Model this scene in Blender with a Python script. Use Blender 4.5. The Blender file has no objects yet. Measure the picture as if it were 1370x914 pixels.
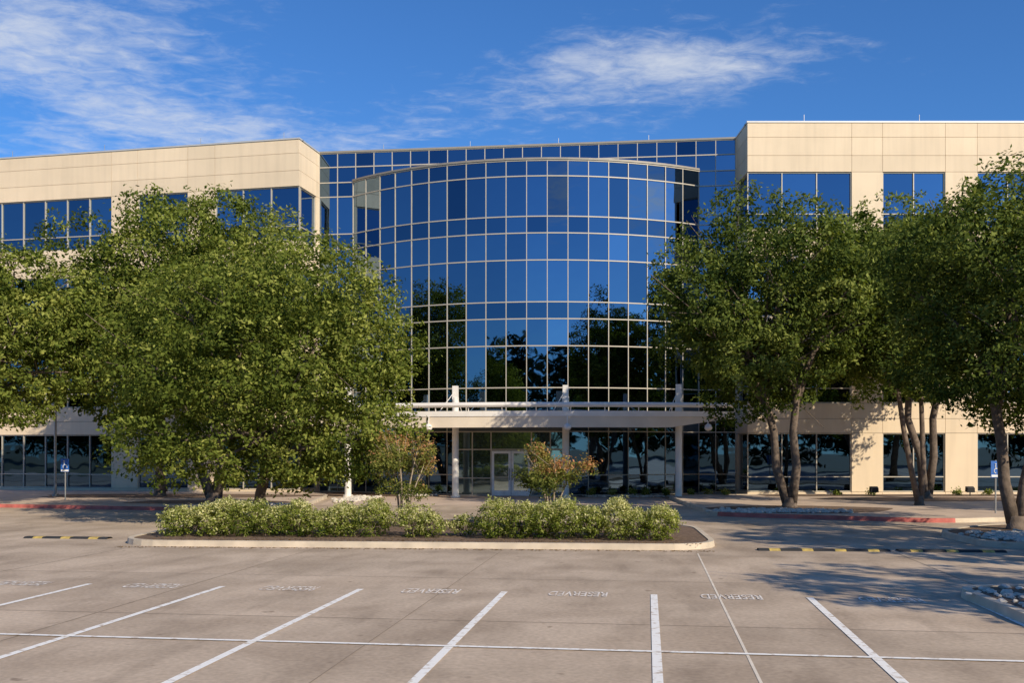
import bpy, math, random
import numpy as np
from mathutils import Vector, Matrix
random.seed(3)
R = math.radians
scene = bpy.context.scene
COL = scene.collection

# ------------------------------------------------------------ helpers
def new_mat(name):
    m = bpy.data.materials.new(name); m.use_nodes = True
    nt = m.node_tree
    b = nt.nodes.get('Principled BSDF')
    return m, nt, b

def simple_mat(name, col, rough=0.6, metal=0.0, var=0.12, scale=3.0, bump=0.0, bscale=30.0, pervar=0.0, streak=0.0):
    m, nt, b = new_mat(name)
    tc = nt.nodes.new('ShaderNodeTexCoord')
    n = nt.nodes.new('ShaderNodeTexNoise'); n.inputs['Scale'].default_value = scale
    n.inputs['Detail'].default_value = 6
    nt.links.new(tc.outputs['Object'], n.inputs['Vector'])
    r = nt.nodes.new('ShaderNodeValToRGB')
    r.color_ramp.elements[0].position = 0.3; r.color_ramp.elements[1].position = 0.7
    r.color_ramp.elements[0].color = [c*(1-var) for c in col]+[1]
    r.color_ramp.elements[1].color = [min(1, c*(1+var)) for c in col]+[1]
    nt.links.new(n.outputs['Fac'], r.inputs['Fac'])
    out = r.outputs['Color']
    def mulr(src, lo, hi, p0=0, p1=1):
        nonlocal out
        q = nt.nodes.new('ShaderNodeMapRange'); q.inputs['From Min'].default_value=p0; q.inputs['From Max'].default_value=p1
        q.inputs['To Min'].default_value=lo; q.inputs['To Max'].default_value=hi
        nt.links.new(src, q.inputs['Value'])
        x = nt.nodes.new('ShaderNodeMixRGB'); x.blend_type='MULTIPLY'; x.inputs['Fac'].default_value=1
        nt.links.new(out, x.inputs[1]); nt.links.new(q.outputs[0], x.inputs[2]); out = x.outputs[0]
    if pervar > 0:
        a = nt.nodes.new('ShaderNodeAttribute'); a.attribute_name='var'
        mulr(a.outputs['Fac'], 1-pervar, 1+pervar*.4)
    if streak > 0:
        mp = nt.nodes.new('ShaderNodeMapping'); mp.inputs['Scale'].default_value=(2.2,2.2,0.14)
        nt.links.new(tc.outputs['Object'], mp.inputs[0])
        s = nt.nodes.new('ShaderNodeTexNoise'); s.inputs['Scale'].default_value=1.5; s.inputs['Detail'].default_value=6
        nt.links.new(mp.outputs[0], s.inputs['Vector']); mulr(s.outputs['Fac'], 1-streak, 1.0, .35, .55)
    nt.links.new(out, b.inputs['Base Color'])
    b.inputs['Roughness'].default_value = rough
    b.inputs['Metallic'].default_value = metal
    if bump > 0:
        n2 = nt.nodes.new('ShaderNodeTexNoise'); n2.inputs['Scale'].default_value = bscale
        n2.inputs['Detail'].default_value = 4
        nt.links.new(tc.outputs['Object'], n2.inputs['Vector'])
        bp = nt.nodes.new('ShaderNodeBump'); bp.inputs['Strength'].default_value = bump
        bp.inputs['Distance'].default_value = 0.02
        nt.links.new(n2.outputs['Fac'], bp.inputs['Height'])
        nt.links.new(bp.outputs['Normal'], b.inputs['Normal'])
    return m

def leaf_mat(name, dark, mid, light, trans=0.3):
    m, nt, b = new_mat(name)
    nt.nodes.remove(b)
    b = nt.nodes.new('ShaderNodeBsdfDiffuse')
    a = nt.nodes.new('ShaderNodeAttribute'); a.attribute_name = 'var'
    r = nt.nodes.new('ShaderNodeValToRGB')
    e = r.color_ramp.elements
    e[0].position = 0.0; e[0].color = list(dark)+[1]
    e[1].position = 1.0; e[1].color = list(light)+[1]
    k = e.new(0.5); k.color = list(mid)+[1]
    nt.links.new(a.outputs['Fac'], r.inputs['Fac'])
    nt.links.new(r.outputs['Color'], b.inputs['Color'])
    t = nt.nodes.new('ShaderNodeBsdfTranslucent')
    hs = nt.nodes.new('ShaderNodeMixRGB'); hs.blend_type = 'MULTIPLY'; hs.inputs['Fac'].default_value = 1
    hs.inputs[2].default_value = (1.5, 1.45, 0.5, 1)
    nt.links.new(r.outputs['Color'], hs.inputs[1])
    nt.links.new(hs.outputs[0], t.inputs['Color'])
    mx = nt.nodes.new('ShaderNodeMixShader'); mx.inputs[0].default_value = trans
    nt.links.new(b.outputs[0], mx.inputs[1]); nt.links.new(t.outputs[0], mx.inputs[2])
    nt.links.new(mx.outputs[0], nt.nodes['Material Output'].inputs['Surface'])
    return m

class MB:
    def __init__(s): s.v = []; s.f = []; s.a = []
    def add(s, vs, fs, a=0.5):
        k = len(s.v); s.v += [tuple(x) for x in vs]
        for f in fs: s.f.append(tuple(i+k for i in f)); s.a.append(a)
    def hexa(s, p, a=0.5):
        s.add(p, [(0,3,2,1),(4,5,6,7),(0,1,5,4),(1,2,6,5),(2,3,7,6),(3,0,4,7)], a)
    def box(s, x0,x1,y0,y1,z0,z1,a=0.5):
        s.hexa([(x0,y0,z0),(x1,y0,z0),(x1,y1,z0),(x0,y1,z0),(x0,y0,z1),(x1,y0,z1),(x1,y1,z1),(x0,y1,z1)],a)
    def fbox(s, fr, a0,a1,n0,n1,z0,z1,a=0.5):
        P = fr.P
        s.hexa([P(a0,n0,z0),P(a1,n0,z0),P(a1,n1,z0),P(a0,n1,z0),P(a0,n0,z1),P(a1,n0,z1),P(a1,n1,z1),P(a0,n1,z1)],a)
    def tube(s, pts, rad, seg=8, a=0.5, cap=True):
        rings = []
        for i, p in enumerate(pts):
            p = Vector(p)
            if i == 0: d = Vector(pts[1])-p
            elif i == len(pts)-1: d = p-Vector(pts[i-1])
            else: d = Vector(pts[i+1])-Vector(pts[i-1])
            d.normalize()
            u = d.cross(Vector((0.13,0.97,0.21)));
            if u.length < 0.2: u = d.cross(Vector((1,0,0)))
            u.normalize(); w = d.cross(u)
            r = rad[i] if hasattr(rad,'__len__') else rad
            rings.append([p+u*math.cos(2*math.pi*j/seg)*r+w*math.sin(2*math.pi*j/seg)*r for j in range(seg)])
        vs = [q for rg in rings for q in rg]; fs = []
        for i in range(len(pts)-1):
            for j in range(seg):
                fs.append((i*seg+j, i*seg+(j+1)%seg, (i+1)*seg+(j+1)%seg, (i+1)*seg+j))
        if cap:
            fs.append(tuple(range(seg-1,-1,-1))); fs.append(tuple((len(pts)-1)*seg+j for j in range(seg)))
        s.add(vs, fs, a)
    def obj(s, name, mat, parent=None, smooth=False):
        me = bpy.data.meshes.new(name); me.from_pydata(s.v, [], s.f)
        at = me.attributes.new('var','FLOAT','FACE'); at.data.foreach_set('value', s.a)
        me.materials.append(mat)
        if smooth:
            me.polygons.foreach_set('use_smooth',[True]*len(me.polygons))
        me.update()
        return link(name, me, parent)

def link(name, me, parent=None):
    o = bpy.data.objects.new(name, me); COL.objects.link(o)
    if parent:
        o.parent = parent
        o.matrix_parent_inverse = Matrix.Translation(-parent.location)
    return o

def empty(name, loc):
    o = bpy.data.objects.new(name, None); o.location = loc; COL.objects.link(o); return o

class Fr:
    def __init__(s, o, t, n): s.o=o; s.t=t; s.n=n
    def P(s, a, n, z): return (s.o[0]+s.t[0]*a+s.n[0]*n, s.o[1]+s.t[1]*a+s.n[1]*n, z)

# ------------------------------------------------------------ materials
cream = simple_mat('cream_precast', (0.80,0.64,0.44), 0.85, 0, 0.05, 0.5, 0.25, 60, pervar=.07, streak=.06)
joint = simple_mat('dark_joint', (0.14,0.11,0.08), 0.9)
coping = simple_mat('metal_coping', (0.62,0.6,0.55), 0.4, 0.3, 0.05)
frame_m = simple_mat('aluminium_frame', (0.50,0.45,0.36), 0.5, 0.1, 0.05)
cap_m = simple_mat('bronze_cap', (0.30,0.27,0.22), 0.5, 0.1, 0.05)
dframe_m = simple_mat('dark_frame', (0.10,0.11,0.12), 0.4, 0.3, 0.05)
white_metal = simple_mat('white_painted_metal', (0.80,0.76,0.69), 0.45, 0, 0.05, 2)
beige_metal = simple_mat('beige_soffit', (0.72,0.62,0.48), 0.6, 0, 0.06, 1)
door_white = simple_mat('white_door_frame', (0.82,0.82,0.80), 0.4)
bark = simple_mat('oak_bark', (0.16,0.12,0.09), 0.95, 0, 0.35, 6, 0.9, 14)
twig = simple_mat('smooth_bark', (0.34,0.27,0.19), 0.8, 0, 0.25, 8)
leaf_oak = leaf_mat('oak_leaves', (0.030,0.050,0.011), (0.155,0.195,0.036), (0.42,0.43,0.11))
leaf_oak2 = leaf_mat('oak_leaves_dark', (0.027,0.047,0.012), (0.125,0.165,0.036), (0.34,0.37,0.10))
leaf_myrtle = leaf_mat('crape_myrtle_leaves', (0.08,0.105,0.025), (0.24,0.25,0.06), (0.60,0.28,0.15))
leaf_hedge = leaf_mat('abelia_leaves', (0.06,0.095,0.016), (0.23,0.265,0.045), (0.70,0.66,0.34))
leaf_far = leaf_mat('distant_leaves', (0.012,0.02,0.007), (0.035,0.05,0.016), (0.08,0.1,0.03), .1)
mulch = simple_mat('mulch', (0.17,0.11,0.07), 0.95, 0, 0.45, 9, 1.0, 30)
rock_m = simple_mat('limestone_rock', (0.60,0.54,0.45), 0.85, 0, 0.25, 5)
kerb_m = simple_mat('kerb_concrete', (0.58,0.49,0.37), 0.85, 0, 0.18, 2, 0.3, 40)
kerb_red = simple_mat('red_kerb_paint', (0.52,0.14,0.11), 0.7, 0, 0.3, 3)
side_m = simple_mat('sidewalk_concrete', (0.56,0.43,0.32), 0.85, 0, 0.16, 1.2, 0.2, 40)
black_m = simple_mat('black_rubber', (0.03,0.03,0.03), 0.8)
yellow_m = simple_mat('yellow_stripe', (0.50,0.36,0.10), 0.7, 0, 0.3, 8)
blue_m = simple_mat('blue_sign', (0.02,0.12,0.45), 0.5)
steel_m = simple_mat('galvanised_steel', (0.35,0.35,0.34), 0.5, 0.6)

def glass_mat(name, dark, light, rough=0.015, metal=1.0):
    m, nt, b = new_mat(name)
    a = nt.nodes.new('ShaderNodeAttribute'); a.attribute_name = 'var'
    r = nt.nodes.new('ShaderNodeValToRGB')
    r.color_ramp.elements[0].color = list(dark)+[1]; r.color_ramp.elements[1].color = list(light)+[1]
    nt.links.new(a.outputs['Fac'], r.inputs['Fac']); nt.links.new(r.outputs[0], b.inputs['Base Color'])
    b.inputs['Metallic'].default_value = metal; b.inputs['Roughness'].default_value = rough
    tc = nt.nodes.new('ShaderNodeTexCoord')
    n = nt.nodes.new('ShaderNodeTexNoise'); n.inputs['Scale'].default_value = 0.9; n.inputs['Detail'].default_value = 1
    nt.links.new(tc.outputs['Object'], n.inputs['Vector'])
    bp = nt.nodes.new('ShaderNodeBump'); bp.inputs['Strength'].default_value = 0.14; bp.inputs['Distance'].default_value = 0.03
    nt.links.new(n.outputs['Fac'], bp.inputs['Height']); nt.links.new(bp.outputs['Normal'], b.inputs['Normal'])
    return m
glass = glass_mat('reflective_blue_glass', (0.035,0.075,0.13), (0.26,0.36,0.48))
glass_lo = glass_mat('lobby_glass', (0.10,0.16,0.18), (0.36,0.46,0.48), 0.02, 0.85)

E = (0.991,-0.134); S = (0.134,0.991); O = (-0.126,16.9)
def pave_mat():
    m, nt, b = new_mat('parking_concrete')
    tc = nt.nodes.new('ShaderNodeTexCoord')
    sep = nt.nodes.new('ShaderNodeSeparateXYZ'); nt.links.new(tc.outputs['Object'], sep.inputs[0])
    def M(op,a,b_=None):
        n=nt.nodes.new('ShaderNodeMath'); n.operation=op
        for i,x in enumerate((a,b_)):
            if x is None: continue
            if isinstance(x,(int,float)): n.inputs[i].default_value=x
            else: nt.links.new(x,n.inputs[i])
        return n.outputs[0]
    X=M('SUBTRACT',sep.outputs[0],O[0]); Y=M('SUBTRACT',sep.outputs[1],O[1])
    A=M('ADD',M('MULTIPLY',X,E[0]),M('MULTIPLY',Y,E[1])); B_=M('ADD',M('MULTIPLY',X,S[0]),M('MULTIPLY',Y,S[1]))
    fa=M('FLOOR',M('DIVIDE',M('SUBTRACT',A,3.55),4.6)); fb=M('FLOOR',M('DIVIDE',M('SUBTRACT',B_,1.7),4.6))
    cb=nt.nodes.new('ShaderNodeCombineXYZ'); nt.links.new(fa,cb.inputs[0]); nt.links.new(fb,cb.inputs[1])
    wn=nt.nodes.new('ShaderNodeTexWhiteNoise'); wn.noise_dimensions='2D'; nt.links.new(cb.outputs[0],wn.inputs['Vector'])
    cs=nt.nodes.new('ShaderNodeCombineXYZ'); nt.links.new(A,cs.inputs[0]); nt.links.new(M('MULTIPLY',B_,.28),cs.inputs[1])
    def noise(scale, det, dist=0, vec=None):
        n = nt.nodes.new('ShaderNodeTexNoise'); n.inputs['Scale'].default_value = scale
        n.inputs['Detail'].default_value = det; n.inputs['Distortion'].default_value = dist
        nt.links.new(vec or tc.outputs['Object'], n.inputs['Vector']); return n.outputs['Fac']
    def ramp(src, p0, c0, p1, c1):
        r = nt.nodes.new('ShaderNodeValToRGB'); e = r.color_ramp.elements
        e[0].position=p0; e[0].color=list(c0)+[1]; e[1].position=p1; e[1].color=list(c1)+[1]
        nt.links.new(src, r.inputs['Fac']); return r.outputs[0]
    def mul(a, bb, f=1):
        x = nt.nodes.new('ShaderNodeMixRGB'); x.blend_type='MULTIPLY'; x.inputs['Fac'].default_value=f
        nt.links.new(a, x.inputs[1]); nt.links.new(bb, x.inputs[2]); return x.outputs[0]
    base = ramp(noise(0.22,5,0.6),0.3,(0.50,0.39,0.28),0.72,(0.65,0.51,0.37))
    slab = ramp(wn.outputs['Value'],0,(.91,.91,.91),1,(1.05,1.05,1.05))
    st = ramp(noise(0.6,8,0.3),0.36,(0.78,0.76,0.74),0.60,(1,1,1))
    tyre = ramp(noise(1.5,5,0.2,cs.outputs[0]),0.33,(0.82,0.81,0.80),0.50,(1,1,1))
    fine = ramp(noise(14,8),0.3,(0.84,0.84,0.84),0.7,(1.1,1.1,1.1))
    spots = ramp(noise(3.2,2),0.24,(0.58,0.55,0.52),0.31,(1,1,1))
    c = mul(mul(mul(mul(mul(base,slab),st),tyre),fine),spots)
    nt.links.new(c, b.inputs['Base Color'])
    b.inputs['Roughness'].default_value = 0.85
    bp = nt.nodes.new('ShaderNodeBump'); bp.inputs['Strength'].default_value=0.25; bp.inputs['Distance'].default_value=0.01
    nt.links.new(noise(60,3), bp.inputs['Height']); nt.links.new(bp.outputs['Normal'], b.inputs['Normal'])
    return m
pave = pave_mat()

def paint_mat(name, c0, c1, lo, hi):
    m, nt, b = new_mat(name)
    tc = nt.nodes.new('ShaderNodeTexCoord')
    n = nt.nodes.new('ShaderNodeTexNoise'); n.inputs['Scale'].default_value=9; n.inputs['Detail'].default_value=8
    nt.links.new(tc.outputs['Object'], n.inputs['Vector'])
    r = nt.nodes.new('ShaderNodeValToRGB'); e=r.color_ramp.elements
    e[0].position=lo; e[0].color=list(c0)+[1]; e[1].position=hi; e[1].color=list(c1)+[1]
    nt.links.new(n.outputs['Fac'], r.inputs['Fac']); nt.links.new(r.outputs[0], b.inputs['Base Color'])
    b.inputs['Roughness'].default_value=0.7
    return m
paint = paint_mat('worn_white_paint', (0.55,0.44,0.33), (0.92,0.89,0.82), 0.31, 0.46)
paint2 = paint_mat('faded_white_paint', (0.54,0.43,0.33), (0.88,0.82,0.73), 0.38, 0.56)
jointp = simple_mat('pavement_joint_filler', (0.24,0.19,0.14), 0.9)
jointw = simple_mat('expansion_joint_sealant', (0.74,0.65,0.52), 0.9)
soil = simple_mat('dry_grass', (0.16,0.15,0.07), 0.95, 0, 0.3, 0.5)

# ------------------------------------------------------------ ground
def sheet(name, pts, z, mat):
    b = MB(); b.add([(x,y,z) for x,y in pts],[tuple(range(len(pts)))]); return b.obj(name, mat)
sheet('ground', [(-900,-900),(900,-900),(900,900),(-900,900)], 0, soil)
sheet('parking_lot_pavement', [(-70,-24),(80,-24),(80,70),(-70,70)], 0.004, pave)

def G(a, s): return (O[0]+E[0]*a+S[0]*s, O[1]+E[1]*a+S[1]*s)
def strip(mb, p, q, w, z):
    d = Vector((q[0]-p[0], q[1]-p[1])).normalized(); n = Vector((-d.y,d.x))*w/2
    mb.add([(p[0]-n.x,p[1]-n.y,z),(q[0]-n.x,q[1]-n.y,z),(q[0]+n.x,q[1]+n.y,z),(p[0]+n.x,p[1]+n.y,z)],[(0,1,2,3)])
mb = MB()
for i in range(-9, 9):
    if i==0: continue
    a = 3.55+ i*4.6
    strip(mb, G(a,-30), G(a,7.0 if i in (-3,-2,-1) else 8.3), 0.014, 0.008)
for i in range(-7, 5):
    s = 1.7 + i*4.6
    for j in range(-9,8):
        a = 3.55+j*4.6
        strip(mb, G(a+0.03,s), G(a+4.57,s), 0.014, 0.008)
mb.obj('pavement_joints', jointp)
mb = MB(); strip(mb, G(3.55,-30), G(3.55,6.8), 0.035, 0.008); mb.obj('expansion_joint', jointw)
mb = MB()
for i in range(-9, 7):
    strip(mb, G(i*2.5,-9.6), G(i*2.5,0), 0.11, 0.012)
strip(mb, G(-30,-4.75), G(-22.6,-4.75), 0.10, 0.016)
strip(mb, G(-22.6,-4.75), G(20,-4.75), 0.09, 0.016)
mb.obj('parking_line_markings', paint)

cu = bpy.data.curves.new('stall_text','FONT'); cu.body='RESERVED'; cu.size=0.42; cu.align_x='CENTER'; cu.offset=0.006
to = bpy.data.objects.new('tmp', cu); COL.objects.link(to); bpy.context.view_layer.update()
tm = bpy.data.meshes.new_from_object(to.evaluated_get(bpy.context.evaluated_depsgraph_get()))
bpy.data.objects.remove(to)
tv = np.array([v.co[:] for v in tm.vertices]); tf=[tuple(p.vertices) for p in tm.polygons]
w = tv[:,0].max()-tv[:,0].min()
mb = MB()
for i in range(-5,4):
    ctr = G(i*2.5+1.25, 0.15)
    vs=[]
    for x,y,z in tv:
        xx = -x*0.98/w; yy = -y*1.7
        vs.append((ctr[0]+E[0]*xx+S[0]*yy, ctr[1]+E[1]*xx+S[1]*yy, 0.012))
    mb.add(vs, tf)
mb.obj('reserved_stall_lettering', paint2)

def rounded(pts, r, seg=7):
    out=[]; n=len(pts)
    for i in range(n):
        p0=Vector(pts[i-1]); p=Vector(pts[i]); p1=Vector(pts[(i+1)%n])
        a=(p0-p).normalized(); c=(p1-p).normalized()
        rr=min(r,(p0-p).length*0.45,(p1-p).length*0.45)
        s=p+a*rr; e=p+c*rr
        for k in range(seg+1):
            t=k/seg; q=(s*(1-t)**2)+(p*2*t*(1-t))+(e*t*t); out.append((q.x,q.y))
    return out
def offset(poly, d):
    n=len(poly); out=[]
    area=sum(poly[i-1][0]*poly[i][1]-poly[i][0]*poly[i-1][1] for i in range(n))
    sg=1 if area>0 else -1
    for i in range(n):
        a=Vector(poly[i-1]); b=Vector(poly[(i+1)%n]); t=(b-a).normalized()
        nn=Vector((-t.y,t.x))*sg
        out.append((poly[i][0]+nn.x*d, poly[i][1]+nn.y*d))
    return out
def bed(name, pts, r, fill, km=kerb_m, h=0.15, w=0.16, red=None):
    par=empty(name,(pts[0][0],pts[0][1],0))
    o=rounded(pts,r); i1=offset(o,0.02); i2=offset(o,w)
    n=len(o); k=MB(); kr=MB()
    for i in range(n):
        j=(i+1)%n
        A=[(o[i][0],o[i][1],0),(o[j][0],o[j][1],0),(i1[j][0],i1[j][1],h),(i1[i][0],i1[i][1],h),(i2[i][0],i2[i][1],h),(i2[j][0],i2[j][1],h),(i2[i][0],i2[i][1],0),(i2[j][0],i2[j][1],0)]
        tgt = kr if (red and red((o[i][0]+o[j][0])/2,(o[i][1]+o[j][1])/2)) else k
        tgt.add(A,[(0,1,2,3),(3,2,5,4),(4,5,7,6)])
    k.obj('kerb',km,par)
    if kr.f: kr.obj('red_kerb',kerb_red,par)
    f=MB(); f.add([(x,y,h-0.02) for x,y in i2],[tuple(range(n))]); f.obj('bed_surface',fill,par)
    return par
bed('planter_island', [(-10.1,25.1),(5.0,23.9),(5.6,30.5),(-3,33.2),(-9.8,35.5)], 1.5, mulch)
bed('rock_planter_island', [(6.95,12.9),(7.35,16.9),(15,16.0),(14.6,12.0)], 0.9, mulch)
bed('tree_island', [(11.7,24.4),(11.9,28.2),(14.6,30.8),(32,30.6),(32,21.6)], 1.0, mulch)
bed('entry_sidewalk', [(7.3,36.3),(14.2,32.9),(17,33.8),(60,33.4),(60,51.6),(12.3,51.6),(7.8,50.5)], 1.2, side_m, red=lambda x,y: y<36.6 and x<14.6)
bed('lawn_sidewalk', [(-60,48.5),(-21.3,41.9),(-10.4,38.7),(-8.6,40.5),(-9.3,51),(-11.0,54.2),(-60,64)], 0.9, side_m, red=lambda x,y: y<43.5)
def blobpoly(cx,cy,rx,ry,seed,n=26):
    rr=random.Random(seed); ph=[rr.uniform(0,6.28) for _ in range(3)]
    return [(cx+rx*math.cos(t)*(1+0.1*math.sin(3*t+ph[0])+0.06*math.sin(5*t+ph[1])), cy+ry*math.sin(t)*(1+0.1*math.sin(2*t+ph[2]))) for t in [2*math.pi*i/n for i in range(n)]]
for c in [(11.0,38.6,3.6,2.4,1),(19.5,46.6,5,2.2,2),(-13.5,43.9,3.6,1.7,3),(-17,50.0,7,2.4,4),(28,44,5,3,8)]:
    sheet('mulch_bed', blobpoly(*c), 0.136, mulch)
sheet('building_planting_bed', [(12.6,49.4),(58,49.4),(58,51.5),(12.6,51.5)], 0.141, mulch)
sheet('entrance_plaza', [(-8.4,43.6),(7.4,42.6),(7.6,55),(-9.2,55)], 0.010, side_m)
sheet('lobby_planting_bed', [(3.4,50.9),(12,50.2),(12.1,54),(3.4,54)], 0.03, mulch)
sheet('lobby_planting_bed.001', [(-10,52.2),(-3.8,51.6),(-3.8,55),(-10,57)], 0.03, mulch)

def ico():
    t=(1+5**.5)/2
    v=np.array([(-1,t,0),(1,t,0),(-1,-t,0),(1,-t,0),(0,-1,t),(0,1,t),(0,-1,-t),(0,1,-t),(t,0,-1),(t,0,1),(-t,0,-1),(-t,0,1)])/1.9
    f=[(0,11,5),(0,5,1),(0,1,7),(0,7,10),(0,10,11),(1,5,9),(5,11,4),(11,10,2),(10,7,6),(7,1,8),(3,9,4),(3,4,2),(3,2,6),(3,6,8),(3,8,9),(4,9,5),(2,4,11),(6,2,10),(8,6,7),(9,8,1)]
    return v,f
IV,IF=ico()
def rocks(name, region, n, smin, smax, z, seed):
    rr=np.random.RandomState(seed); mb=MB()
    for i in range(n):
        x,y=region(rr); s=rr.uniform(smin,smax)
        v=IV*rr.uniform(0.75,1.2,(12,1))*np.array([s,s*rr.uniform(.6,1),s*rr.uniform(.4,.7)])
        a=rr.uniform(0,6.28); ca,sa=math.cos(a),math.sin(a)
        vv=[(x+p[0]*ca-p[1]*sa, y+p[0]*sa+p[1]*ca, z+p[2]+s*0.2) for p in v]
        mb.add(vv,IF)
    mb.obj(name, rock_m)
def reg(cx,cy,rx,ry):
    return lambda r:(cx+rx*r.uniform(-1,1)*r.uniform(.3,1), cy+ry*r.uniform(-1,1)*r.uniform(.3,1))
rocks('river_rocks', reg(10.0,37.2,2.9,1.2), 420, .06,.16,.13,1)
rocks('river_rocks', reg(-7.6,48.5,0.9,3.2), 160, .06,.18,.02,2)
rocks('river_rocks', reg(-10.9,41.5,2.0,1.2), 220, .05,.14,.13,3)
rocks('river_rocks', reg(13.4,26.2,1.5,1.8), 330, .05,.13,.13,4)
rocks('river_rocks', reg(9.0,14.6,1.9,1.9), 700, .04,.10,.13,5)
rocks('river_rocks', reg(6.4,51.2,3.0,0.7), 220, .06,.14,.03,6)
rocks('river_rocks', reg(-5.0,52.5,1.2,0.6), 80, .06,.14,.03,7)
rs_=np.random.RandomState(9); mb=MB()
for i in range(1500):
    if i<900: x=rs_.uniform(-9.3,4.6); y=25.15-(x+10.1)*.079+abs(rs_.normal(0,.45)); z=.142
    else:
        x=rs_.uniform(-9.8,4.8); y=24.9-(x+10.1)*.079-abs(rs_.normal(0,.12)); z=.012
    s=rs_.uniform(.02,.045); a=rs_.uniform(0,6.28); c_,s_=math.cos(a)*s,math.sin(a)*s
    mb.add([(x-c_,y-s_,z),(x+s_*.5,y-c_*.5,z+.01),(x+c_,y+s_,z+.004),(x-s_*.5,y+c_*.5,z+.012)],[(0,1,2,3)],rs_.rand())
mb.obj('fallen_leaves', leaf_mat('dry_leaves',(0.10,0.06,0.03),(0.24,0.15,0.07),(0.42,0.30,0.15),.1))

def hump(name, p, q):
    par=empty(name,(p[0],p[1],0)); P=Vector(p); Q=Vector(q); L=(Q-P).length; t=(Q-P)/L; n=Vector((-t.y,t.x))
    k=int(L/0.25); bl=MB(); ye=MB()
    prof=[(-.17,0.005),(-.09,.05),(.09,.05),(.17,0.005)]
    for i in range(k):
        a0=i*L/k; a1=(i+1)*L/k
        vs=[]
        for a in (a0,a1):
            for (m,z) in prof:
                c=P+t*a+n*m; vs.append((c.x,c.y,z))
        (ye if i%3==1 else bl).add(vs,[(0,4,5,1),(1,5,6,2),(2,6,7,3)])
    bl.obj('rubber_sections',black_m,par); ye.obj('yellow_sections',yellow_m,par)
hump('speed_hump',(5.9,24.0),(8.95,23.75)); hump('speed_hump',(9.15,23.75),(11.6,23.55)); hump('speed_hump',(-13.3,27.4),(-10.9,27.1))

# ------------------------------------------------------------ building
bld = empty('office_building',(0.6,56,0))
rnd = random.Random(11)
ZW=[(.25,3.3),(4.85,7.8),(9.37,12.35),(13.9,16.85)]
ZB=[[(0,.25)],[(3.3,4.05),(4.05,4.85)],[(7.8,8.6),(8.6,9.37)],[(12.35,13.1),(13.1,13.9)],[(16.85,17.7),(17.7,18.65),(18.65,19.4)]]
CR=MB(); GL=MB(); FR=MB(); MASS=MB(); COP=MB()
VG_=None
def pane(mb, P0,P1,z0,z1,n,var):
    e=0.0030
    d=[rnd.gauss(0,e)*(1.0) for _ in range(3)]
    wd=math.hypot(P1[0]-P0[0],P1[1]-P0[1]); h=z1-z0
    def o(a,b): return (a*d[0]*wd+b*d[1]*h)
    vs=[]
    for (p,aa,z,bb) in ((P0,-.5,z0,-.5),(P1,.5,z0,-.5),(P1,.5,z1,.5),(P0,-.5,z1,.5)):
        k=o(aa,bb); vs.append((p[0]+n[0]*k,p[1]+n[1]*k,z))
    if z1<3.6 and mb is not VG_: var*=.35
    mb.add(vs,[(0,1,2,3)],var)
g=0.009
def wing(fr, L, wins, a_start=0.0):
    edges=[a_start]+[x for w in wins for x in w[:2] if x>a_start+.01]+[L]
    edges=sorted(set(edges))
    for band in ZB:
        for (z0,z1) in band:
            for i in range(len(edges)-1):
                CR.fbox(fr,edges[i]+(g if i else 0),edges[i+1]-g,-.35,0,z0+(g if z0 else 0),z1-g,rnd.random())
    for (z0,z1) in ZW:
        cur=a_start
        for w in wins+[(L,L,1)]:
            if w[0]-cur>0.05:
                CR.fbox(fr,cur,w[0],-.35,0,z0+g,z1-g,rnd.random())
            cur=max(cur,w[1])
        for w in wins:
            a0,a1,n=w[:3]; zb=z0
            zm=zb+.78
            for i in range(n):
                p=a0+(a1-a0)*i/n; q=a0+(a1-a0)*(i+1)/n
                P=fr.P(p,-.14,0); Q=fr.P(q,-.14,0)
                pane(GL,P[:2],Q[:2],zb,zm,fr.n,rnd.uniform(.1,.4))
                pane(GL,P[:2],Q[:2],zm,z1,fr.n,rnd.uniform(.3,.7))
            for i in range(n+1):
                p=a0+(a1-a0)*i/n; p=min(max(p,a0+.03),a1-.03)
                FR.fbox(fr,p-.025,p+.025,-.17,-.06,zb,z1)
            for z in (zb+.03,zm,z1-.03):
                FR.fbox(fr,a0,a1,-.16,-.07,z-.025,z+.025)
    COP.fbox(fr,a_start-.0 if a_start else -.04,L,-.5,.04,19.4,19.48)
frR=Fr((12.2,51.8),(1,0),(0,-1))
wr=[(0.0,5.4,3),(7.0,10.25,2)]+[(11.9+4.9*i,15.1+4.9*i,2) for i in range(8)]
wing(frR,52,wr)
MASS.fbox(frR,.32,52,-20,-.30,0,19.1)
frRs=Fr((12.2,51.8),(0,1),(-1,0)); wing(frRs,2.75,[(.35,2.3,1)],a_start=.35)
tl=(-.979,.204); nl=(-.204,-.979)
frL=Fr((-11.6,54.5),tl,nl)
wl=[(0.0,5.0,3),(6.65,9.75,2),(11.4,20.0,6),(21.7,25,2),(26.6,29.9,2),(31.5,34.8,2)]
wing(frL,42,wl)
MASS.fbox(frL,.32,42,-20,-.30,0,19.1)
frLs=Fr((-11.6,54.5),(.204,.979),(.979,-.204)); wing(frLs,2.85,[(.35,2.4,1)],a_start=.35)
A0=(-11.02,57.29); A1=(12.2,54.6)
Lc=math.hypot(A1[0]-A0[0],A1[1]-A0[1]); tc_=((A1[0]-A0[0])/Lc,(A1[1]-A0[1])/Lc); nc=(tc_[1],-tc_[0])
Cc=((A0[0]+A1[0])/2,(A0[1]+A1[1])/2)
frC=Fr(Cc,tc_,nc)
ZL=[0.05,1.1,3.4,4.85,5.72,7.93,9.36,10.25,12.46,13.89,14.77,16.90,17.72,18.60,19.4]
MF=MB()
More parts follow.
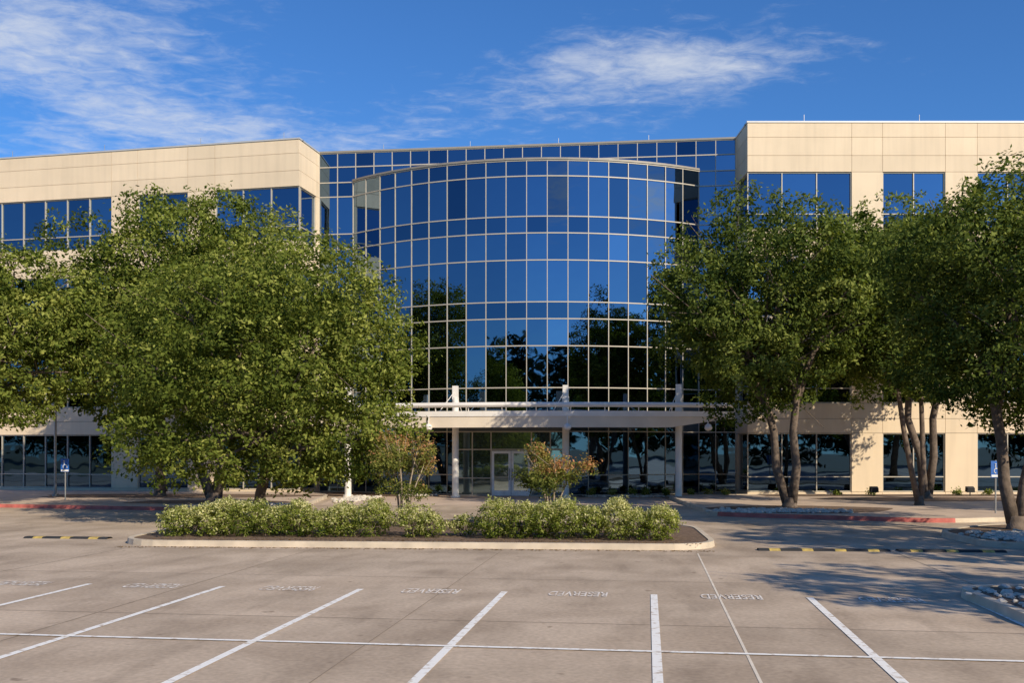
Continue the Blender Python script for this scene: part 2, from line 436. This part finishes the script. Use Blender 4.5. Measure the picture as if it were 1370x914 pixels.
def curtain(pts, zl, vw=.020, hw=.028):
    for i in range(len(pts)-1):
        p,q=pts[i],pts[i+1]
        d=Vector((q[0]-p[0],q[1]-p[1])).normalized(); n=(d.y,-d.x)
        for k in range(len(zl)-1):
            sp = abs(zl[k+1]-zl[k])<1.0
            base=rnd.uniform(.34,.62) if not sp else rnd.uniform(.22,.40)
            if rnd.random()<.08: base+=.25
            if rnd.random()<.06: base-=.22
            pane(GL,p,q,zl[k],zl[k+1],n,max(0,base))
        f=Fr(p,(d.x,d.y),n); L=math.hypot(q[0]-p[0],q[1]-p[1])
        for z in zl:
            MF.fbox(f,0,L,-.05,.045,z-hw,z+hw)
    for i,p in enumerate(pts):
        a=pts[max(i-1,0)]; b=pts[min(i+1,len(pts)-1)]
        d=Vector((b[0]-a[0],b[1]-a[1])).normalized(); n=(d.y,-d.x)
        f=Fr(p,(d.x,d.y),n)
        MF.fbox(f,-vw,vw,-.06,.05,zl[0],zl[-1]+.02)
npn=22
pts=[frC.P(-Lc/2+Lc*i/npn,0,0)[:2] for i in range(npn+1)]
curtain(pts,ZL)
MASS.fbox(frC,-Lc/2,Lc/2,-16,-.12,0,19.1)
DF=MB(); DF.fbox(frC,-Lc/2,Lc/2,-.5,.09,19.42,19.52)
hc=9.7; sag=3.1; Rr=(hc*hc+sag*sag)/(2*sag); th=math.asin(hc/Rr); tcn=.0
def arc(R_,t): return (tcn+R_*math.sin(t), R_*math.cos(t)-(Rr-sag))
NA=19
apts=[]
for i in range(NA+1):
    a,n=arc(Rr,-th+2*th*i/NA); apts.append(frC.P(a,n+.02,0)[:2])
curtain(apts,ZL[:13])
cap=MB(); cap.add([(x,y,17.75) for x,y in apts],[tuple(range(NA+1))]); cap.obj('bay_roof',coping,bld)
for i in range(NA):
    p,q=apts[i],apts[i+1]; d=Vector((q[0]-p[0],q[1]-p[1])); L=d.length; d.normalize()
    f=Fr(p,(d.x,d.y),(d.y,-d.x)); DF.fbox(f,-.01,L+.01,-.2,.09,17.76,17.86)
CR.obj('precast_walls',cream,bld); GL.obj('window_glass',glass,bld); FR.obj('window_frames',frame_m,bld)
MF.obj('curtain_wall_mullions',frame_m,bld); MASS.obj('building_core',joint,bld); COP.obj('roof_coping',coping,bld)
DF.obj('curtain_wall_cap',cap_m,bld)
lr=MB()
for a in (3,9,15,22): p=frR.P(a,-.25,19.48); lr.tube([p,(p[0],p[1],19.9)],.015,5)
for a in (1,6,12,18): p=frL.P(a,-.25,19.48); lr.tube([p,(p[0],p[1],19.9)],.015,5)
for a in (-8,-3,2,7): p=frC.P(a,-.25,19.5); lr.tube([p,(p[0],p[1],19.9)],.015,5)
lr.obj('lightning_rods',steel_m,bld)
# vestibule
VG=MB(); VG_=VG; VF=MB(); nf=3.75; cx=-.2
xs=[cx-3.0,cx-2.05,cx-1.06,cx+1.06,cx+2.05,cx+3.0]
for i in range(5):
    if i==2: continue
    for (z0,z1) in ((.05,.95),(.95,2.4),(2.4,3.38)):
        pane(VG,frC.P(xs[i],nf,0)[:2],frC.P(xs[i+1],nf,0)[:2],z0,z1,nc,rnd.uniform(.2,.7))
pane(VG,frC.P(xs[2],nf,0)[:2],frC.P(xs[3],nf,0)[:2],2.4,3.38,nc,.5)
for s in (xs[0],xs[-1]):
    pane(VG,frC.P(s,nf,0)[:2],frC.P(s,2.4,0)[:2],.05,3.38,tc_,.3)
for x in xs: VF.fbox(frC,x-.03,x+.03,nf-.05,nf+.05,0,3.4)
for z in (.05,2.45,3.38): VF.fbox(frC,xs[0],xs[-1],nf-.04,nf+.04,z-.03,z+.03)
VF.fbox(frC,xs[0],xs[2],nf-.04,nf+.04,.925,.975); VF.fbox(frC,xs[3],xs[-1],nf-.04,nf+.04,.925,.975)
VG.obj('vestibule_glass',glass_lo,bld); VF.obj('vestibule_frame',frame_m,bld)
roofv=MB(); roofv.fbox(frC,xs[0]-.05,xs[-1]+.05,2.0,nf+.07,3.42,3.56); roofv.obj('vestibule_roof',dframe_m,bld)
DW=MB(); DG=MB(); VG_=DG; DH=MB()
for k in (0,1):
    a0=cx-1.02+k*1.03; a1=a0+1.0
    n0,n1=nf-.03,nf+.06
    DW.fbox(frC,a0,a0+.12,n0,n1,.03,2.38); DW.fbox(frC,a1-.12,a1,n0,n1,.03,2.38)
    DW.fbox(frC,a0+.12,a1-.12,n0,n1,.03,.3); DW.fbox(frC,a0+.12,a1-.12,n0,n1,2.24,2.38)
    pane(DG,frC.P(a0+.1,nf+.01,0)[:2],frC.P(a1-.1,nf+.01,0)[:2],.28,2.26,nc,.9)
    h=a1-.06 if k==0 else a0+.06
    DH.tube([frC.P(h,nf+.13,.85),frC.P(h,nf+.13,1.45)],.02,6)
DW.obj('entrance_door_frames',door_white,bld); DG.obj('entrance_door_glass',glass_lo,bld); DH.obj('door_handles',dframe_m,bld)

# canopy
can = MB(); bei=MB(); hc2=11.3; s2=2.3; R2=(hc2**2+s2**2)/(2*s2); th2=math.asin(hc2/R2)
def arc2(t,dn=0): return (cx+R2*math.sin(t), R2*math.cos(t)-(R2-s2)+5.3+dn)
N2=28
P=frC.P
fl=[arc2(-th2+2*th2*i/N2) for i in range(N2+1)]
def back(x):
    b_=math.sqrt(max(0,Rr*Rr-(x-tcn)**2))-(Rr-sag)+.12 if abs(x-tcn)<hc else .1
    return max(b_, 3.4 if abs(x)<3.4 else 1.6)
def dep(x):
    return 4.02-.50*min(1,max(.08,(11.3-abs(x-cx))/3.2))
for i in range(N2):
    (a,n),(b_,m)=fl[i],fl[i+1]
    nb0=back(a); nb1=back(b_)
    can.hexa([P(a,n-.10,4.06),P(b_,m-.10,4.06),P(b_,m,4.06),P(a,n,4.06),P(a,n-.10,4.32),P(b_,m-.10,4.32),P(b_,m,4.32),P(a,n,4.32)])
    bei.hexa([P(a,nb0,4.08),P(b_,nb1,4.08),P(b_,m-.105,4.08),P(a,n-.105,4.08),P(a,nb0,4.2),P(b_,nb1,4.2),P(b_,m-.105,4.2),P(a,n-.105,4.2)])
    z0,z1=dep(a),dep(b_)
    bei.hexa([P(a,n-.30,z0),P(b_,m-.30,z1),P(b_,m-.04,z1),P(a,n-.04,z0),P(a,n-.30,4.055),P(b_,m-.30,4.055),P(b_,m-.04,4.055),P(a,n-.04,4.055)])
can.tube([P(a,n+.05,4.62) for a,n in fl],.12,8)
can.tube([P(a,n-.75,4.60) for a,n in fl],.07,6)
for i in range(0,N2+1,2):
    a,n=fl[i]; can.tube([P(a,n-.05,4.30),P(a,n+.05,4.6)],.03,5)
cols=(-8.45,-2.85,2.75,8.35)
for c in cols:
    t=math.asin((c-cx)/R2); fn=arc2(t)[1]
    can.tube([P(c,5.5,0.0),P(c,5.5,5.1)],.17,16)
    can.tube([P(c,5.5,0.0),P(c,5.5,.12)],.25,16)
    can.fbox(frC,c-.14,c+.14,5.36,5.64,5.0,5.68)
    bei.fbox(frC,c-.08,c+.08,3.9,fn-.32,3.62,4.07)
    can.tube([P(c,5.5,5.45),P(c-.5,fn-.2,4.3)],.02,5)
    can.tube([P(c,5.5,5.45),P(c,3.2,4.25)],.02,5)
can.obj('canopy_frame',white_metal,bld); bei.obj('canopy_soffit',beige_metal,bld)
lm=MB()
for a in (-9.9,-3.85,2.95,9.75):
    p=Vector(P(a,arc2(math.asin((a-cx)/R2))[1]+.05,3.60))
    lm.tube([p+Vector((0,0,.5)),p],.03,6); lm.tube([p+Vector((0,-.02,.1)),p+Vector((0,-.04,.02)),p+Vector((0,-.1,-.12)),p+Vector((0,-.13,-.2))],[.06,.16,.19,.13],10)
lm.obj('canopy_floodlights',white_metal,bld)

# ------------------------------------------------------------ foliage
def leaves_mesh(name, lobes, ncl, per, sig, size, mat, seed, parent=None, vbias=0.0, shell=(0.72,1.05), zmin=None, flat=.45, lightf=None):
    rs=np.random.RandomState(seed)
    lobes=np.array(lobes,float)
    wgt=(lobes[:,3]*lobes[:,4]+lobes[:,3]*lobes[:,5]); wgt/=wgt.sum()
    idx=rs.choice(len(lobes),ncl,p=wgt)
    d=rs.normal(size=(ncl,3)); d/=np.linalg.norm(d,axis=1)[:,None]
    rad=rs.uniform(shell[0],shell[1],ncl)
    ext=rs.rand(ncl)<.07; rad[ext]*=rs.uniform(1.05,1.28,ext.sum())
    cp=lobes[idx,:3]+d*lobes[idx,3:]*rad[:,None]
    keep=np.ones(ncl,bool)
    for j in range(len(lobes)):
        q=(cp-lobes[j,:3])/lobes[j,3:]; inside=(np.linalg.norm(q,axis=1)<.62)&(idx!=j)
        keep&=~(inside&(rs.rand(ncl)<.94))
    if zmin is not None: keep&=cp[:,2]>zmin+rs.uniform(-.3,.3,ncl)
    cp=cp[keep]; idx=idx[keep]; d=d[keep]; n=len(cp)
    lob_v=rs.normal(0,.10,len(lobes))[idx]; cl_v=rs.normal(0,.13,n)
    m=n*per
    pos=np.repeat(cp,per,0)+rs.normal(0,sig,(m,3))*np.array([1,1,.7])
    out=np.repeat(d,per,0)*.6
    nr=rs.normal(size=(m,3))*flat+out*.7+np.array([0,0,.35])
    nr/=np.linalg.norm(nr,axis=1)[:,None]
    t=np.cross(nr,rs.normal(size=(m,3))); t/=np.linalg.norm(t,axis=1)[:,None]
    b=np.cross(nr,t); L=size*rs.uniform(.6,1.3,(m,1)); W=L*.5
    V=np.empty((m,4,3)); V[:,0]=pos-t*L*.5; V[:,1]=pos+b*W*.5; V[:,2]=pos+t*L*.5; V[:,3]=pos-b*W*.5
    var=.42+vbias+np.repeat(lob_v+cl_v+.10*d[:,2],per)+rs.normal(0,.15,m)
    if lightf is not None: var+=lightf(pos,rs)
    var=np.clip(var,0,1)
    me=bpy.data.meshes.new(name)
    me.vertices.add(m*4); me.vertices.foreach_set('co',V.reshape(-1).astype(np.float32))
    me.loops.add(m*4); me.loops.foreach_set('vertex_index',np.arange(m*4,dtype=np.int32))
    me.polygons.add(m); me.polygons.foreach_set('loop_start',np.arange(0,m*4,4,dtype=np.int32))
    me.update(calc_edges=True)
    at=me.attributes.new('var','FLOAT','FACE'); at.data.foreach_set('value',var.astype(np.float32))
    me.materials.append(mat)
    return link(name,me,parent)

def crown_lobes(c, r, n, seed, lr=(.26,.42), zflat=.85):
    rs=np.random.RandomState(seed); out=[]
    gold=math.pi*(3-5**.5); off=rs.uniform(0,6.28)
    for i in range(n):
        z=1-2*(i+.5)/n; rr=math.sqrt(1-z*z); a=gold*i+off
        k=rs.uniform(.52,.88)
        s=rs.uniform(*lr)*(r[0]+r[2])/2
        out.append((c[0]+r[0]*k*rr*math.cos(a)+rs.normal(0,.2),c[1]+r[1]*k*rr*math.sin(a)+rs.normal(0,.2),c[2]+r[2]*k*z+rs.normal(0,.2),s*1.08,s*1.08,s*zflat))
    out.append((c[0],c[1],c[2],r[0]*.45,r[1]*.45,r[2]*.45))
    return out

def tree(name, base, c, r, seed, ncl=2600, per=30, size=.15, sig=.17, nl=34, tr=.25, stems=2, mat=leaf_oak, bm=bark, lr=(.20,.34), zmin=None, zb=.12, limbs=12, vbias=0, extra=()):
    par=empty(name,(base[0],base[1],zb))
    rs=random.Random(seed)
    lob=crown_lobes(c,r,nl,seed,lr)+list(extra)
    leaves_mesh('foliage',lob,ncl,per,sig,size,mat,seed,par,zmin=zmin,vbias=vbias)
    w=MB(); B=Vector((base[0],base[1],zb-.1)); C=Vector(c)
    w.tube([B,B+Vector((0,0,.18)),B+Vector((0,0,.5))],[tr*1.7,tr*1.25,tr*1.05],10)
    low=C.z-r[2]*.5
    for k in range(stems):
        ang=2*math.pi*k/stems+rs.uniform(-.4,.4)
        spread=(.20*r[0] if stems>1 else .05)
        top=Vector((base[0]*.5+C.x*.5+math.cos(ang)*spread, base[1]*.5+C.y*.5+math.sin(ang)*spread*.8, low))
        p0=B+Vector((math.cos(ang)*tr*.4,math.sin(ang)*tr*.4,.3))
        j=lambda s:Vector((rs.uniform(-s,s),rs.uniform(-s,s),0))
        mid=p0.lerp(top,.5)+j(.22); m2=p0.lerp(top,.25)+j(.14); m3=p0.lerp(top,.75)+j(.18)
        sr=tr*(1.0 if stems==1 else .78)
        w.tube([p0,m2,mid,m3,top],[sr*1.1,sr*.9,sr*.82,sr*.76,sr*.6],10)
        sel=rs.sample(lob[:-1],min(limbs//stems+1,len(lob)-1))
        for l in sel:
            e=Vector(l[:3]); s=mid.lerp(top,rs.uniform(.3,1))
            m=s.lerp(e,.5)+Vector((rs.uniform(-.3,.3),rs.uniform(-.3,.3),rs.uniform(-.1,.5)))
            w.tube([s,s.lerp(m,.5)+Vector((0,0,.1)),m,e],[sr*.5,sr*.4,sr*.28,sr*.1],6)
            for _ in range(3):
                e2=e+Vector((rs.gauss(0,1),rs.gauss(0,1),rs.gauss(0,.8)))*l[3]*.7
                w.tube([m.lerp(e,rs.uniform(.2,.9)),e2],[sr*.12,.012],4,cap=False)
    w.obj('trunk_and_limbs',bm,par,smooth=True)
    return par

# left group
tree('added_shade_oak',(-8.55,33.5),(-7.9,33.6,5.2),(5.5,4.6,4.4),21,ncl=4600,per=27,nl=62,tr=.2,stems=1,size=.155,zmin=1.15,
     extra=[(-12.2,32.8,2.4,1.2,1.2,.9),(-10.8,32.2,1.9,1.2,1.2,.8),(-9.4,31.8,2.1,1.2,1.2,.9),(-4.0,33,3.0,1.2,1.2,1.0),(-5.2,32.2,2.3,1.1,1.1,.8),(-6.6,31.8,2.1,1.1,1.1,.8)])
tree('added_shade_oak',(-13.3,44.6),(-14.7,44.6,8.9),(5.9,5.2,5.5),22,ncl=3700,per=25,nl=60,tr=.3,stems=2,size=.19,sig=.2,zmin=3)
tree('added_shade_oak',(-17.6,50.0),(-17.6,49.5,7.2),(4.8,4.0,3.8),23,ncl=1100,per=20,nl=30,tr=.25,stems=1,size=.24,sig=.2,zmin=3.5)
tree('added_shade_oak',(-22.3,40.0),(-20.2,40.0,7.0),(4.1,4.2,3.4),24,ncl=2300,per=25,nl=44,tr=.25,stems=1,size=.18,zmin=3.3,vbias=.10)
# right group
tree('added_shade_oak',(11.1,40.0),(10.1,40.0,8.1),(4.9,4.4,4.4),31,ncl=3300,per=25,nl=54,tr=.24,stems=2,size=.18,mat=leaf_oak2,zmin=3.6,limbs=22)
tree('added_shade_oak',(19.7,47.6),(18.9,47.6,9.9),(5.3,4.6,4.8),32,ncl=2500,per=23,nl=48,tr=.26,stems=2,size=.20,mat=leaf_oak2,zmin=4.4,limbs=18)
tree('added_shade_oak',(14.5,28.7),(14.8,28.8,6.9),(4.3,3.9,4.0),33,ncl=3800,per=27,nl=56,tr=.24,stems=2,size=.145,mat=leaf_oak2,zmin=3.1,limbs=18)
tree('added_shade_oak',(16.9,41.5),(15.6,41.0,8.2),(3.9,3.5,3.8),34,ncl=1700,per=24,nl=36,tr=.16,stems=2,size=.19,mat=leaf_oak2,zmin=4.2)
tree('added_shade_oak',(27.0,33.0),(27,33,7),(4.5,4.5,4),35,ncl=700,per=16,nl=24,tr=.25,stems=1,size=.34,mat=leaf_oak2,lr=(.26,.42),zmin=3)  # unseen tree, added to darken the right-hand trees and wall
tree('added_shade_oak',(18.0,17.0),(18,17,6.8),(4.0,3.6,3.2),36,ncl=700,per=16,nl=24,tr=.25,stems=1,size=.32,mat=leaf_oak2,lr=(.26,.42),zmin=3)  # added outside the view to cast shade over the drive aisle
tree('added_shade_oak',(16.6,8.2),(15.9,8.2,6.2),(4.8,2.7,1.7),38,ncl=460,per=18,nl=26,tr=.2,stems=2,size=.24,mat=leaf_oak2,lr=(.22,.36),zmin=3,zb=0,limbs=16)
tree('added_shade_oak',(40.0,-8.0),(40,-8,12.0),(7,7,8),37,ncl=1300,per=16,nl=34,tr=.4,stems=2,size=.5,sig=.3,mat=leaf_oak2,lr=(.26,.42),zmin=4,zb=0)
# crape myrtles
def myrtle(base,c,r,seed,k1):
    par=empty('crape_myrtle_tree',(base[0],base[1],.13)); rs=random.Random(seed)
    lob=crown_lobes(c,r,14,seed,(.28,.45),1.0)
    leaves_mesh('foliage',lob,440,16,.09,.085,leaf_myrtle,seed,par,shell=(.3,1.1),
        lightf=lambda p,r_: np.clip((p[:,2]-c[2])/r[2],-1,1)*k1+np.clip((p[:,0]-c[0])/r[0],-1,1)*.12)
    w=MB()
    for k in range(6):
        a=k*1.05+rs.uniform(-.3,.3); b0=Vector((base[0]+.07*math.cos(a),base[1]+.07*math.sin(a),.1))
        t=Vector((c[0]+r[0]*.55*math.cos(a),c[1]+r[1]*.55*math.sin(a),c[2]+rs.uniform(-.2,.5)))
        m=b0.lerp(t,.5)-Vector((math.cos(a)*.08,math.sin(a)*.08,-.05))
        w.tube([b0,m,t],[.036,.028,.01],6)
        for _ in range(4):
            w.tube([m.lerp(t,rs.uniform(.2,.8)),t+Vector((rs.gauss(0,.3),rs.gauss(0,.3),rs.uniform(-.1,.5)))],[.01,.004],4)
    w.obj('stems',twig,par,smooth=True)
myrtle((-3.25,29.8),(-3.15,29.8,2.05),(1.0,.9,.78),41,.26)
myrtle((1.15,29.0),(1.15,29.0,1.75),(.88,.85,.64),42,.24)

def hedge(name, p, q, w, h, n, seed):
    rs=random.Random(seed); lob=[]
    for i in range(n):
        t=(i+.5)/n; x=p[0]+(q[0]-p[0])*t; y=p[1]+(q[1]-p[1])*t
        hh=h*rs.uniform(.80,1.12)
        for k in (-1,1):
            dx=rs.uniform(-.12,.12); ry=w*.30
            lob.append((x+dx,y+k*w*.22,.13+hh*.5,.40*rs.uniform(.9,1.15),ry,hh*.5))
            lob.append((x+dx+rs.uniform(-.2,.2),y+k*w*.25,.13+hh*.72,.26,ry*.6,hh*.32))
    par=empty(name,(p[0],p[1],.13))
    L=math.hypot(q[0]-p[0],q[1]-p[1])+.4
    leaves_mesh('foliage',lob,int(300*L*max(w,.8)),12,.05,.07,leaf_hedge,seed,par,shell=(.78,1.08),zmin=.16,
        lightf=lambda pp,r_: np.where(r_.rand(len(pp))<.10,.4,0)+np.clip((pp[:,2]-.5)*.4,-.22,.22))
    s=MB()
    for i in range(n*3):
        t=rs.random(); x=p[0]+(q[0]-p[0])*t; y=p[1]+(q[1]-p[1])*t+rs.uniform(-.3,.3)*w
        s.tube([(x,y,.1),(x+rs.uniform(-.2,.2),y+rs.uniform(-.2,.2),h*.8)],[.015,.006],4)
    s.obj('stems',bark,par)
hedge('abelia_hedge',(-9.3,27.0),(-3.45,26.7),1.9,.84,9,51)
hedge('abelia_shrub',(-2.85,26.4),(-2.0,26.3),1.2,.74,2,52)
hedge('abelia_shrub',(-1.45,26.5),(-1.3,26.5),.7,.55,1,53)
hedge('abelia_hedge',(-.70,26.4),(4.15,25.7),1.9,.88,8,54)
def tufts(name, spots, seed, mat, h):
    lob=[(x,y,.15+h*.4,h*.6,h*.6,h*.55) for x,y in spots]
    leaves_mesh(name,lob,len(spots)*22,12,.07,.11,mat,seed,shell=(.4,1.1))
tufts('foundation_shrubs',[(4.2+i*.95+random.uniform(-.2,.2),51.3+random.uniform(-.3,.3)) for i in range(8)]+[(-4.4,52.5),(-5.6,52.4),(-7,52.8)],61,leaf_hedge,.32)
tufts('wall_shrubs',[(14+i*2.1+random.uniform(-.5,.5),50.7) for i in range(8)],62,leaf_oak,.3)

lob=[]
rs=random.Random(5)
x=-190
while x<150:
    hh=rs.uniform(11,19) ; ww=rs.uniform(4,7); y=-34+rs.uniform(-5,4)
    for l in crown_lobes((x,y,hh*.56),(ww,ww*.8,hh*.50),11,int(abs(x)*7)%999,(.3,.45)): lob.append(l)
    x+=ww*1.3
leaves_mesh('distant_tree_row',lob,16000,8,.6,1.0,leaf_far,71)

# ------------------------------------------------------------ street furniture
def lamp(x,y,z=.13):
    par=empty('path_lamp_post',(x,y,z)); m=MB()
    m.tube([(x,y,z),(x,y,z+.12)],.16,12); m.tube([(x,y,z+.1),(x,y,4.35)],.06,10)
    m.obj('pole',steel_m,par)
    h=MB(); h.tube([(x,y,4.3),(x,y,4.42),(x,y,4.62),(x,y,4.66),(x,y,4.78)],[.08,.15,.2,.28,.06],14); h.obj('lamp_head',white_metal,par)
lamp(-22.6,49.5)
def sign(x,y,z=.13):
    par=empty('accessible_parking_sign',(x,y,z)); m=MB(); m.tube([(x,y,z),(x,y,2.05)],.03,8); m.obj('post',steel_m,par)
    p=MB(); p.box(x-.19,x+.19,y-.055,y-.035,1.42,2.02); p.obj('panel',blue_m,par)
    w=MB(); yy=y-.062
    ring=[(x+.01+.09*math.cos(t),yy,1.66+.09*math.sin(t)) for t in [2*math.pi*i/14 for i in range(11)]]
    w.tube(ring,.014,5); w.tube([(x-.03,yy,1.9),(x-.03,yy,1.93)],.03,8)
    w.tube([(x-.03,yy,1.88),(x-.02,yy,1.74),(x+.07,yy,1.74),(x+.11,yy,1.6)],.018,5)
    w.box(x-.17,x+.17,y-.060,y-.0555,1.44,1.52)
    w.obj('wheelchair_symbol',door_white,par)
sign(-20.5,45.9); sign(17.5,36.2)
def flood(x,y):
    par=empty('ground_floodlight',(x,y,.14)); m=MB(); m.tube([(x,y,.13),(x,y,.35)],.03,6)
    m.hexa([(x-.2,y-.1,.3),(x+.2,y-.1,.3),(x+.2,y+.12,.36),(x-.2,y+.12,.36),(x-.17,y-.16,.52),(x+.17,y-.16,.52),(x+.2,y+.08,.6),(x-.2,y+.08,.6)])
    m.obj('housing',black_m,par)
flood(18.1,50.0); flood(22.9,50.0); flood(14,50)

# ------------------------------------------------------------ sky, sun, camera
EL=30; AZ=38
world=bpy.data.worlds.new('World'); scene.world=world; world.use_nodes=True
nt=world.node_tree; N=nt.nodes; Lk=nt.links
bg=N['Background']; bg.inputs['Strength'].default_value=0.13
sky=N.new('ShaderNodeTexSky'); sky.sky_type='NISHITA'; sky.sun_disc=False
sky.sun_elevation=R(EL); sky.sun_rotation=R(180-AZ); sky.air_density=1.0; sky.dust_density=0.2; sky.ozone_density=3.0
tint=N.new('ShaderNodeMixRGB'); tint.blend_type='MULTIPLY'; tint.inputs[0].default_value=1; tint.inputs[2].default_value=(.37,.70,1.08,1)
Lk.new(sky.outputs[0],tint.inputs[1])
tc=N.new('ShaderNodeTexCoord'); sep=N.new('ShaderNodeSeparateXYZ'); Lk.new(tc.outputs['Generated'],sep.inputs[0])
def M(op,a,b=None,c=None):
    n=N.new('ShaderNodeMath'); n.operation=op
    for i,x in enumerate((a,b,c)):
        if x is None: continue
        if isinstance(x,(int,float)): n.inputs[i].default_value=x
        else: Lk.new(x,n.inputs[i])
    return n.outputs[0]
zc=M('MAXIMUM',sep.outputs[2],.04)
px=M('DIVIDE',sep.outputs[0],zc); py=M('DIVIDE',sep.outputs[1],zc)
cmb=N.new('ShaderNodeCombineXYZ'); Lk.new(px,cmb.inputs[0]); Lk.new(py,cmb.inputs[1])
mp=N.new('ShaderNodeMapping'); mp.inputs['Rotation'].default_value=(0,0,R(-20)); mp.inputs['Scale'].default_value=(1.0,1.25,1)
Lk.new(cmb.outputs[0],mp.inputs[0])
def noise(scale,det,dist,rough=.6):
    n=N.new('ShaderNodeTexNoise'); n.inputs['Scale'].default_value=scale; n.inputs['Detail'].default_value=det
    n.inputs['Distortion'].default_value=dist; n.inputs['Roughness'].default_value=rough
    Lk.new(mp.outputs[0],n.inputs['Vector']); return n.outputs['Fac']
n1=noise(2.1,10,.4,.62); n2=noise(10,8,.5,.65)
def blob(cx,cy,sx,sy,rot,amp):
    dx=M('SUBTRACT',px,cx); dy=M('SUBTRACT',py,cy)
    c,s=math.cos(rot),math.sin(rot)
    u=M('ADD',M('MULTIPLY',dx,c/sx),M('MULTIPLY',dy,s/sx)); v=M('SUBTRACT',M('MULTIPLY',dy,c/sy),M('MULTIPLY',dx,s/sy))
    r=M('ADD',M('MULTIPLY',u,u),M('MULTIPLY',v,v))
    return M('MULTIPLY',M('POWER',2.718,M('MULTIPLY',r,-1)),amp)
blobs=[blob(.42,2.6,.46,.34,-.3,.38),blob(-1.25,2.35,.62,.42,-.2,.38),blob(-.95,3.15,1.0,.45,-.1,.34),blob(1.2,3.15,.3,.12,0,.17),
       blob(.45,-3.6,.4,1.3,-.2,.38),blob(3.0,-2.7,.9,1.0,0,.36)]
msk=blobs[0]
for b_ in blobs[1:]: msk=M('ADD',msk,b_)
val=M('ADD',M('ADD',M('MULTIPLY',n1,.62),M('MULTIPLY',n2,.45)),msk)
mr=N.new('ShaderNodeMapRange'); mr.inputs['From Min'].default_value=.68; mr.inputs['From Max'].default_value=1.12; mr.interpolation_type='SMOOTHSTEP'
Lk.new(val,mr.inputs['Value'])
fac=M('MULTIPLY',mr.outputs[0],.85)
mix=N.new('ShaderNodeMixRGB'); Lk.new(fac,mix.inputs[0]); Lk.new(tint.outputs[0],mix.inputs[1]); mix.inputs[2].default_value=(5.5,5.8,6.3,1)
Lk.new(mix.outputs[0],bg.inputs[0])

sd=bpy.data.lights.new('sun','SUN'); sd.energy=5.0; sd.angle=R(.55); sd.color=(1,.88,.70)
so=bpy.data.objects.new('sun',sd); COL.objects.link(so)
dirv=Vector((math.sin(R(AZ))*math.cos(R(EL)),-math.cos(R(AZ))*math.cos(R(EL)),math.sin(R(EL))))
so.rotation_euler=dirv.to_track_quat('Z','Y').to_euler(); so.location=(20,-20,40)
cd=bpy.data.cameras.new('camera'); cam=bpy.data.objects.new('camera',cd); COL.objects.link(cam)
cam.location=(0,0,2.4); cam.rotation_euler=(R(90),0,0); cd.sensor_width=36; cd.lens=35.16; cd.shift_y=146/1370
cd.clip_end=3000; cd.clip_start=.1
scene.camera=cam
scene.view_settings.view_transform='Standard'; scene.view_settings.look='None'; scene.view_settings.exposure=0
